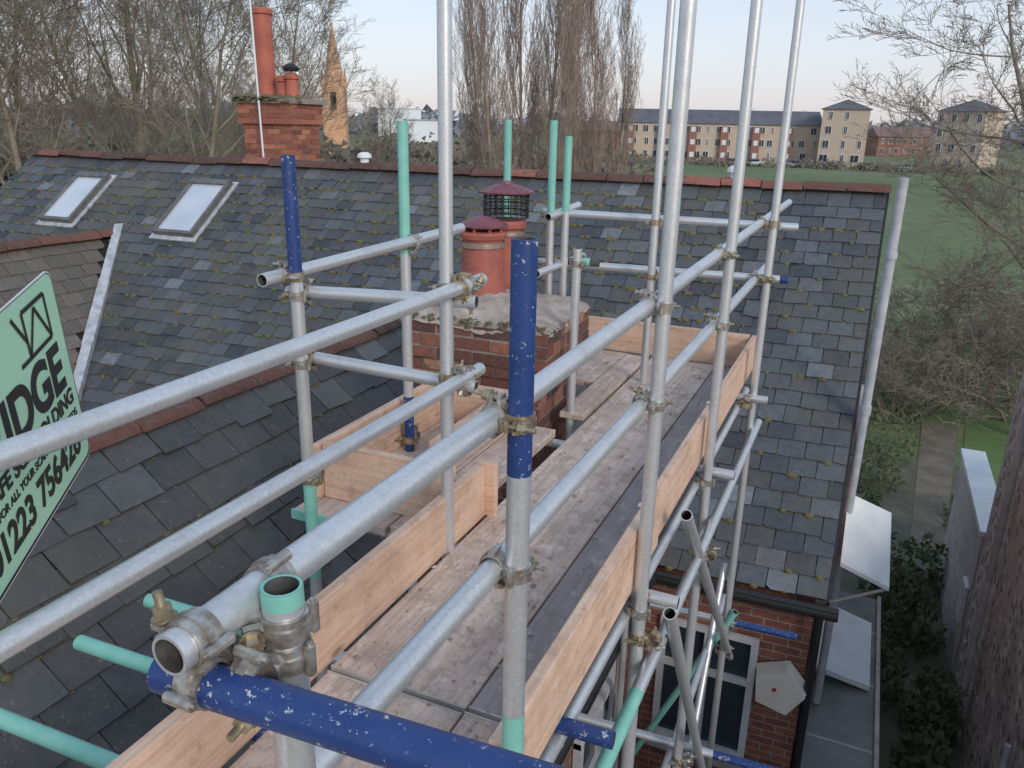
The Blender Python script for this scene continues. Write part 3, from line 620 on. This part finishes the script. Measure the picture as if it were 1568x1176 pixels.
# ---------------------------------------------------------------- trees
def grow(seed,Ht,r0,kind,mat,name):
    rg=random.Random(seed);vs=[];fs=[]
    def seg(p,q,ra,rb,n):
        a=q-p
        if a.length<1e-5: return
        a.normalize();t=ZA if abs(a.z)<.9 else XA;e=a.cross(t).normalized();g=a.cross(e);o=len(vs)
        for c,r in ((p,ra),(q,rb)):
            for i in range(n):
                th=2*math.pi*i/n;w=c+(e*math.cos(th)+g*math.sin(th))*r;vs.append((w.x,w.y,w.z))
        for i in range(n): fs.append((o+i,o+(i+1)%n,o+n+(i+1)%n,o+n+i))
    P={'oak':dict(nch=[16,10,9,6],ang=[40,40,40,38],rat=[.50,.46,.48,.5],up=[.10,.14,.10,.06],wob=[.08,.14,.17,.2],th=.40),
       'wide':dict(nch=[14,11,9,6],ang=[66,48,45,42],rat=[.55,.48,.45,.45],up=[.06,.07,.05,.02],wob=[.10,.16,.2,.25],th=.42),
       'poplar':dict(nch=[46,9,7,4],ang=[22,18,20,24],rat=[.31,.42,.42,.42],up=[.05,.28,.22,.12],wob=[.03,.06,.09,.13],th=.30),
       'bush':dict(nch=[8,8,7,5],ang=[45,50,50,45],rat=[.6,.55,.5,.45],up=[0,.02,0,-.02],wob=[.12,.2,.25,.3],th=.5)}[kind]
    def branch(p,d,L,r,lev):
        npt=[9,6,4,3,2][lev];n=[8,5,3,3,3][lev];pts=[p];dd=d.copy();rr=[r]
        for i in range(npt):
            wob=P['wob'][min(lev,3)]
            dd=(dd+Vector((rg.gauss(0,wob),rg.gauss(0,wob),rg.gauss(0,wob)*.6))+ZA*P['up'][min(lev,3)]).normalized()
            pts.append(pts[-1]+dd*L/npt);rr.append(max(r*(1-.85*(i+1)/npt),.0055))
        for i in range(npt): seg(pts[i],pts[i+1],rr[i],rr[i+1],n)
        if lev>=4: return
        nc=P['nch'][lev];st={'oak':.22,'wide':.2,'poplar':.08,'bush':.1}[kind] if lev==0 else .18
        for c in range(nc):
            t=st+(1-st)*(c+rg.random())/nc;f=t*npt;i=min(int(f),npt-1);q=pts[i].lerp(pts[i+1],f-i)
            ax=(pts[i+1]-pts[i]).normalized();an=math.radians(P['ang'][lev]*rg.uniform(.7,1.25));az=rg.random()*6.283
            t_=ZA if abs(ax.z)<.9 else XA;e=ax.cross(t_).normalized();g=ax.cross(e)
            nd=(ax*math.cos(an)+(e*math.cos(az)+g*math.sin(az))*math.sin(an)).normalized()
            if kind!='poplar' and nd.z<-.25: nd.z*=-.3;nd.normalize()
            LL=L*P['rat'][lev]*rg.uniform(.75,1.2)*(1.15-.55*t if lev==0 else 1.0-.35*t)
            branch(q,nd,LL,max(rr[i]*P['th'],.0065),lev+1)
    if kind=='bush':
        for k in range(6):
            a=rg.random()*6.283;branch(Vector((math.cos(a)*.3,math.sin(a)*.3,0)),Vector((math.cos(a)*.6,math.sin(a)*.6,1)).normalized(),Ht,r0,1)
    else: branch(Vector((0,0,0)),ZA.copy(),Ht,r0,0)
    me=bpy.data.meshes.new(name);me.from_pydata(vs,[],fs);me.materials.append(mat)
    me.update();return me
oak=[grow(11,14,.19,'oak',M['bark'],"bare_tree_a"),grow(25,13,.16,'oak',M['bark3'],"bare_tree_b")]
wide=grow(44,10.5,.19,'wide',M['bark3'],"bare_tree_c")
pop=[grow(5,20,.14,'poplar',M['bark2'],"poplar_a"),grow(9,18,.13,'poplar',M['bark2'],"poplar_b")]
bush=[grow(31,2.6,.04,'bush',M['bark3'],"bush_a")]
def put(me,name,x,y,s=1,rot=0,z=GZ,parent=None,sz=None):
    o=bpy.data.objects.new(name,me);sc.collection.objects.link(o);o.location=(x,y,z);o.rotation_euler=(0,0,rot);o.scale=(s,s,sz or s)
    if parent: o.parent=parent
    return o
def az(xn,dist):
    a=math.radians(xn);return math.sin(a)*dist,math.cos(a)*dist
TL=[(-57,33,1.1),(-53.5,31,1.05),(-49.5,34,1.15),(-46,31,1.0),(-42.8,37,1.05),(-60.5,31,1.1),(-40.3,42,.95),(-55,46,1.2),(-51.5,48,1.15),(-33.2,58,.62),(-47,50,1.1)]
for i,(b_,d,s) in enumerate(TL):
    x,y_=az(b_,d);put(oak[i%2],"bare_tree",x,y_,s,i*1.9)
for i,(b_,d,s) in enumerate([(-25.2,50,1.0),(-23.3,52,1.1),(-20.9,49,1.05),(-18.6,51,.92),(-22.2,56,1.15),(-17.0,55,.80),(-26.4,58,.95),(-19.8,57,1.1)]):
    x,y_=az(b_,d);put(pop[i%2],"poplar_tree",x,y_,s,i*2.3)
for b_,d,s,r_ in ((10.6,31,1.15,1.0),(12.4,24,.85,5.0),(9.6,34,.8,2.2)):
    x,y_=az(b_,d);put(wide,"bare_tree",x,y_,s,r_)
for i,(b_,d,s) in enumerate([(4.6,25,1.1),(6.2,27,1.25),(8.3,27,1.35),(5.4,29,1.3),(3.0,27,1.0),(7.4,31,1.4),(10,26,1.3),(9.2,32,1.4),(3.6,24,.8),(2.4,24,.9)]):
    x,y_=az(b_,d);put(bush[0],"bare_bush",x,y_,s,i*1.3)
def clumps(name,items,mat,size=.25,parent=None,inner=.35):
    mb=MB()
    for (x,y,z,rx,ry,rz,k) in items:
        for i in range(k):
            while True:
                a=Vector((random.uniform(-1,1),random.uniform(-1,1),random.uniform(-1,1)))
                if inner<a.length<1: break
            c=Vector((x+a.x*rx,y+a.y*ry,z+a.z*rz));s=size*random.uniform(.5,1.4)
            e=Vector((random.gauss(0,1),random.gauss(0,1),random.gauss(0,1))).normalized();g=e.orthogonal().normalized()
            mb.add([c+e*s,c-e*s*.6+g*s*.7,c-e*s*.6-g*s*.7],[(0,1,2)],mat)
    return mb.obj(name,parent)
it=[]
for x,y_,r in ((.9,19,.7),(1.0,21.5,1.0),(1.2,24,1.0),(.8,15,.5),(1.5,12.6,.5),(1.0,11,.4),(1.7,14.5,.5),(2.9,17.4,.7),(3.6,17.6,.8),(4.8,17.8,.9),(1.7,10.5,.4),(1.2,13.5,.5),(2.7,15.9,.5),(3.4,16.0,.6),(.6,17,.5),(1.5,9.2,.35)):
    it.append((x,y_,GZ+.35,r,r,.7,420))
clumps("ivy_shrubs",it,M['hedge'],.07)
it=[]
for i in range(60):
    b_=random.uniform(-34,-16);d=random.uniform(80,120);x,y_=az(b_,d);it.append((x,y_,GZ+2.2,4,3,random.uniform(2.5,4.5),150))
for i in range(60):
    b_=random.uniform(-68,-34);d=random.uniform(65,95);x,y_=az(b_,d);it.append((x,y_,GZ+2.0,4,3,random.uniform(2.5,4.6),150))
for i in range(40):
    b_=random.uniform(-17,9);d=random.uniform(176,190);x,y_=az(b_,d);it.append((x,y_,GZ+.6,3.5,2,random.uniform(.8,1.6),60))
clumps("distant_hedge",it,M['hedgeb'],.42)
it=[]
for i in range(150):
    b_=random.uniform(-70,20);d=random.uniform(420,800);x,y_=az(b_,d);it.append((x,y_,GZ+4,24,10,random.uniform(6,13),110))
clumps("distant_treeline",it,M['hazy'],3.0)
dt=empty("distant_trees")
for i in range(20):
    b_=random.uniform(-36,14);d=random.uniform(95,230)
    if -18<b_<8: d=random.uniform(235,300)
    if b_<-34: d=random.uniform(160,230)
    x,y_=az(b_,d);put(oak[i%2],"tree",x,y_,random.uniform(.5,.75),i,parent=dt)
for i in range(26):
    b_=-67+i*1.25+random.random()
    if b_>-38.3: continue
    x,y_=az(b_,random.uniform(60,88));put(oak[i%2],"tree",x,y_,random.uniform(.52,.72),i,parent=dt)
# ---------------------------------------------------------------- distant buildings
def block(name,b0,d0,b1,d1,h,roofh,storeys,bays,depth=9,wall='ybrick',roof='slatefar',over=.5,pyr=False,win=True,bays2=False):
    p0=Vector((*az(b0,d0),GZ));p1=Vector((*az(b1,d1),GZ));u=(p1-p0);L=u.length;u.normalize();v=Vector((-u.y,u.x,0))
    T=Matrix.Translation(p0)@Matrix((u,v,ZA)).transposed().to_4x4()
    e=empty(name);mb=MB();mb.box((0,0,0),(L,depth,h),M[wall],Mx=T)
    if pyr: rv=[(-over,-over,h),(L+over,-over,h),(L+over,depth+over,h),(-over,depth+over,h),(L/2,depth/2,h+roofh)];mb.add([T@Vector(p) for p in rv],[(0,1,4),(1,2,4),(2,3,4),(3,0,4),(0,3,2,1)],M[roof])
    else: rv=[(-over,-over,h),(L+over,-over,h),(L+over,depth+over,h),(-over,depth+over,h),(-over,depth/2,h+roofh),(L+over,depth/2,h+roofh)];mb.add([T@Vector(p) for p in rv],[(0,1,5,4),(2,3,4,5),(1,2,5),(3,0,4),(0,3,2,1)],M[roof])
    if win:
        sh=h/storeys;bw=L/bays
        for s in range(storeys):
            for k in range(bays):
                x=bw*(k+.5)+random.uniform(-.12,.12)*bw;w=bw*.22*random.choice((1,1.3,.6));z0=s*sh+sh*.3;z1=s*sh+sh*.8
                if random.random()<.12: continue
                mb.box((x-w,-.12,z0-.1),(x+w,-.02,z1+.1),M['white'],Mx=T);mb.box((x-w+.12,-.16,z0),(x-.05,-.13,z1),M['glass'],Mx=T);mb.box((x+.05,-.16,z0),(x+w-.12,-.13,z1),M['glass'],Mx=T)
        if bays2:
            for k in range(1,bays,3):
                x=bw*k;mb.box((x-.9,-1.2,0),(x+.9,-.01,h*.92),M['wall'],Mx=T)
                for s in range(1,storeys+1): mb.box((x-.5,-1.26,(s-.65)*sh),(x+.5,-1.22,(s-.25)*sh),M['white'],Mx=T)
                mb.box((x-.9-.02,-1.3,h*.92),(x+.92,-.01,h*.92+.12),M['slatefar'],Mx=T)
    mb.obj("facade",e);return e
block("buff_brick_flats",-16.8,202,-3.92,208,8.6,3.2,3,19,bays2=True)
block("stair_tower_flats",-3.9,200,-1.1,200,12.2,2.2,4,3,9,pyr=True)
block("buff_brick_flats",2.7,200,5.3,196,12,2.4,4,4,9,pyr=True)
block("terraced_houses",-.4,290,2.7,300,6,3,2,7,8,'wall','redroof')
block("terraced_houses",-1,340,3.2,330,6,3,2,7,8,'ybrick','slatefar')
block("terraced_houses",-20,260,-15,255,6,3,2,7,8,'wall','redroof')
block("white_warehouse",-33.3,380,-30.4,380,13,.5,1,4,30,'whitewall','whitewall',win=False)
block("white_warehouse",-31.6,330,-28.7,330,8.2,.4,1,4,30,'whitewall','grey',win=False)
block("red_brick_house",-68,52,-63.2,54,7.5,4,2,3,9,'wall','redroof')
e=empty("church_spire");mb=MB();x,y_=az(-36.1,150);T=Matrix.Translation((x,y_,0))@Matrix.Rotation(.5,4,'Z')
mb.box((-1.9,-1.9,GZ),(1.9,1.9,7.0),M['spire'],Mx=T)
for a,b_ in ((-1,-1),(1,-1),(1,1),(-1,1)):
    mb.cyl(T@Vector((a*1.7,b_*1.7,7.0)),T@Vector((a*1.7,b_*1.7,9.8)),.45,M['spire'],6,.02,smooth=False)
mb.cyl((x,y_,7.0),(x,y_,17.5),1.8,M['spire'],8,.04,smooth=False)
for s in (-1,1): mb.box((-.5,-2.0,3.2),(.5,-1.92,6.0),M['black'],Mx=T)
mb.obj("spire",e)
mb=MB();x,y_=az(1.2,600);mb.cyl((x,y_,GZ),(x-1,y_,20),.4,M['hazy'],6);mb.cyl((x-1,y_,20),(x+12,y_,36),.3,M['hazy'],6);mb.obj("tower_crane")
for i in range(6):
    x,y_=az(-10+i*2.2+random.random(),186);mb=MB();c=M[['black','whitewall','grey','slatefar','black','pipe'][i]]
    mb.box((x-2.1,y_-.85,GZ+.3),(x+2.1,y_+.85,GZ+.95),c);mb.box((x-1.2,y_-.78,GZ+.95),(x+1.0,y_+.78,GZ+1.45),M['glass'])
    for dx in (-1.3,1.3): mb.cyl((x+dx,y_-.9,GZ+.33),(x+dx,y_+.9,GZ+.33),.33,M['black'],12)
    mb.obj("parked_car",None,.12)
# ---------------------------------------------------------------- sign
sg=empty("scaffold_company_sign")
hd=Vector((-.545,.838,0)).normalized();tl=math.radians(8.5)
dx=(hd*math.cos(tl)+ZA*math.sin(tl)).normalized();nn=Vector((hd.y,-hd.x,0)).normalized()
up=nn.cross(dx).normalized()
if up.z<0: up=-up
TRc=Vector((-.9366,.6706,-.1841))*1.78+Vector((0,0,H))
BT=Matrix.Translation(TRc)@Matrix((dx,up,dx.cross(up))).transposed().to_4x4()
def rrect(w,h,r,n=6):
    pts=[]
    for cx,cy,a0 in ((-r,-r,0),(-w+r,-r,90),(-w+r,-h+r,180),(-r,-h+r,270)):
        for i in range(n+1):
            a=math.radians(a0+90*i/n);pts.append((cx+r*math.cos(a),cy+r*math.sin(a)))
    return pts
sw,sh=.80,.485
def plate(mb,pts,z0,z1,mat):
    A=[BT@Vector((x,y,z1)) for x,y in pts];B=[BT@Vector((x,y,z0)) for x,y in pts];n=len(pts)
    mb.add(A+B,[tuple(range(n)),tuple(range(n,2*n))[::-1]]+[(i,(i+1)%n,n+(i+1)%n,n+i) for i in range(n)],mat)
mb=MB();s=1 if (BT.to_3x3()@Vector((0,0,1))).dot(nn)>0 else -1
plate(mb,rrect(sw,sh,.03),-.003*s,0,M['white'])
plate(mb,[(x*.99-.003,y*.985-.003) for x,y in rrect(sw,sh,.029)],.0003*s,.001*s,M['ink'])
plate(mb,[(x*.98-.009,y*.965-.004) for x,y in rrect(sw,sh,.028)],.0013*s,.002*s,M['sign'])
mb.obj("board",sg)
def text(body,x,y,size,align='RIGHT',bold=.012,sx=1):
    cu=bpy.data.curves.new(body,'FONT');cu.body=body;cu.size=size;cu.align_x=align;cu.extrude=.0006;cu.offset=bold*size
    o=bpy.data.objects.new("lettering",cu);sc.collection.objects.link(o);cu.materials.append(M['ink'])
    o.matrix_world=BT@Matrix.Translation((x,y,.0032*s))@Matrix.Diagonal((sx,1,1,1));o.parent=sg;return o
text("BRIDGE",-.055,-.262,.150,bold=.035,sx=.95)
text("SAFE SCAFFOLDING",-.035,-.315,.052,bold=.03,sx=1.0)
text("FOR ALL YOUR SCAFFOLDING NEEDS",-.035,-.352,.026,bold=.02)
text("01223 756426",-.055,-.437,.092,bold=.03,sx=.92)
mb=MB()
def stroke(a,b_,w=.010):
    a=Vector((*a,0));b_=Vector((*b_,0));d=(b_-a).normalized();p=Vector((-d.y,d.x,0))*w/2
    q=[a-p,b_-p,b_+p,a+p];mb.add([BT@Vector((t.x,t.y,.0035*s)) for t in q],[(0,1,2,3)],M['ink'])
for a,b_ in (((-.19,-.035),(-.07,-.035)),((-.07,-.035),(-.07,-.135)),((-.19,-.035),(-.19,-.135)),((-.19,-.135),(-.13,-.045)),((-.13,-.045),(-.07,-.135)),((-.24,-.135),(-.07,-.135)),((-.24,-.03),(-.19,-.10))): stroke(a,b_)
mb.obj("logo",sg)
# ---------------------------------------------------------------- light, sky, camera
w=bpy.data.worlds.new("World");sc.world=w;w.use_nodes=True;nt=w.node_tree
sky=nt.nodes.new("ShaderNodeTexSky");sky.sky_type='NISHITA';sky.sun_disc=False
EL=math.radians(26);SR=math.radians(128)
sky.sun_elevation=EL;sky.sun_rotation=SR;sky.altitude=20;sky.air_density=1.0;sky.dust_density=1.6;sky.ozone_density=1.6
hs=nt.nodes.new("ShaderNodeHueSaturation");hs.inputs["Saturation"].default_value=.9
nt.links.new(sky.outputs[0],hs.inputs["Color"])
tc=nt.nodes.new("ShaderNodeTexCoord");sx_=nt.nodes.new("ShaderNodeSeparateXYZ");nt.links.new(tc.outputs["Generated"],sx_.inputs[0])
# thin high winter haze, paler and slightly pink towards the horizon
hz=ramp(nt,sx_.outputs[2],[(0.0,(6.3,5.8,6.1)),(.09,(5.9,6.1,6.8)),(.30,(4.2,5.3,6.9)),(1,(3.5,4.5,6.0))])
mx=mixc(nt,.66,hs.outputs[0],hz)
nt.links.new(mx,nt.nodes["Background"].inputs[0]);nt.nodes["Background"].inputs[1].default_value=.148
sl=bpy.data.lights.new("sun",'SUN');sl.energy=1.4;sl.angle=math.radians(14);sl.color=(1,.93,.85)
so=bpy.data.objects.new("sun",sl);sc.collection.objects.link(so)
sd=Vector((math.sin(SR)*math.cos(EL),math.cos(SR)*math.cos(EL),math.sin(EL)));so.rotation_euler=sd.to_track_quat('Z','Y').to_euler()
cd=bpy.data.cameras.new("camera");co=bpy.data.objects.new("camera",cd);sc.collection.objects.link(co)
pi_,ro,ya=[math.radians(a) for a in (18.18,1.16,23.85)]
Rr=Vector((math.cos(ya),math.sin(ya),0));Fh=Vector((-math.sin(ya),math.cos(ya),0))
F=Fh*math.cos(pi_)-ZA*math.sin(pi_);Uu=Fh*math.sin(pi_)+ZA*math.cos(pi_)
Rc=Rr*math.cos(ro)+Uu*math.sin(ro);Uc=-Rr*math.sin(ro)+Uu*math.cos(ro)
co.matrix_world=Matrix.Translation((0,0,H))@Matrix((Rc,Uc,-F)).transposed().to_4x4()
cd.sensor_width=36;cd.lens=1216.8/1568*36;cd.clip_start=.05;cd.clip_end=6000
sc.camera=co
sc.view_settings.view_transform='Standard';sc.view_settings.look='None';sc.view_settings.exposure=0
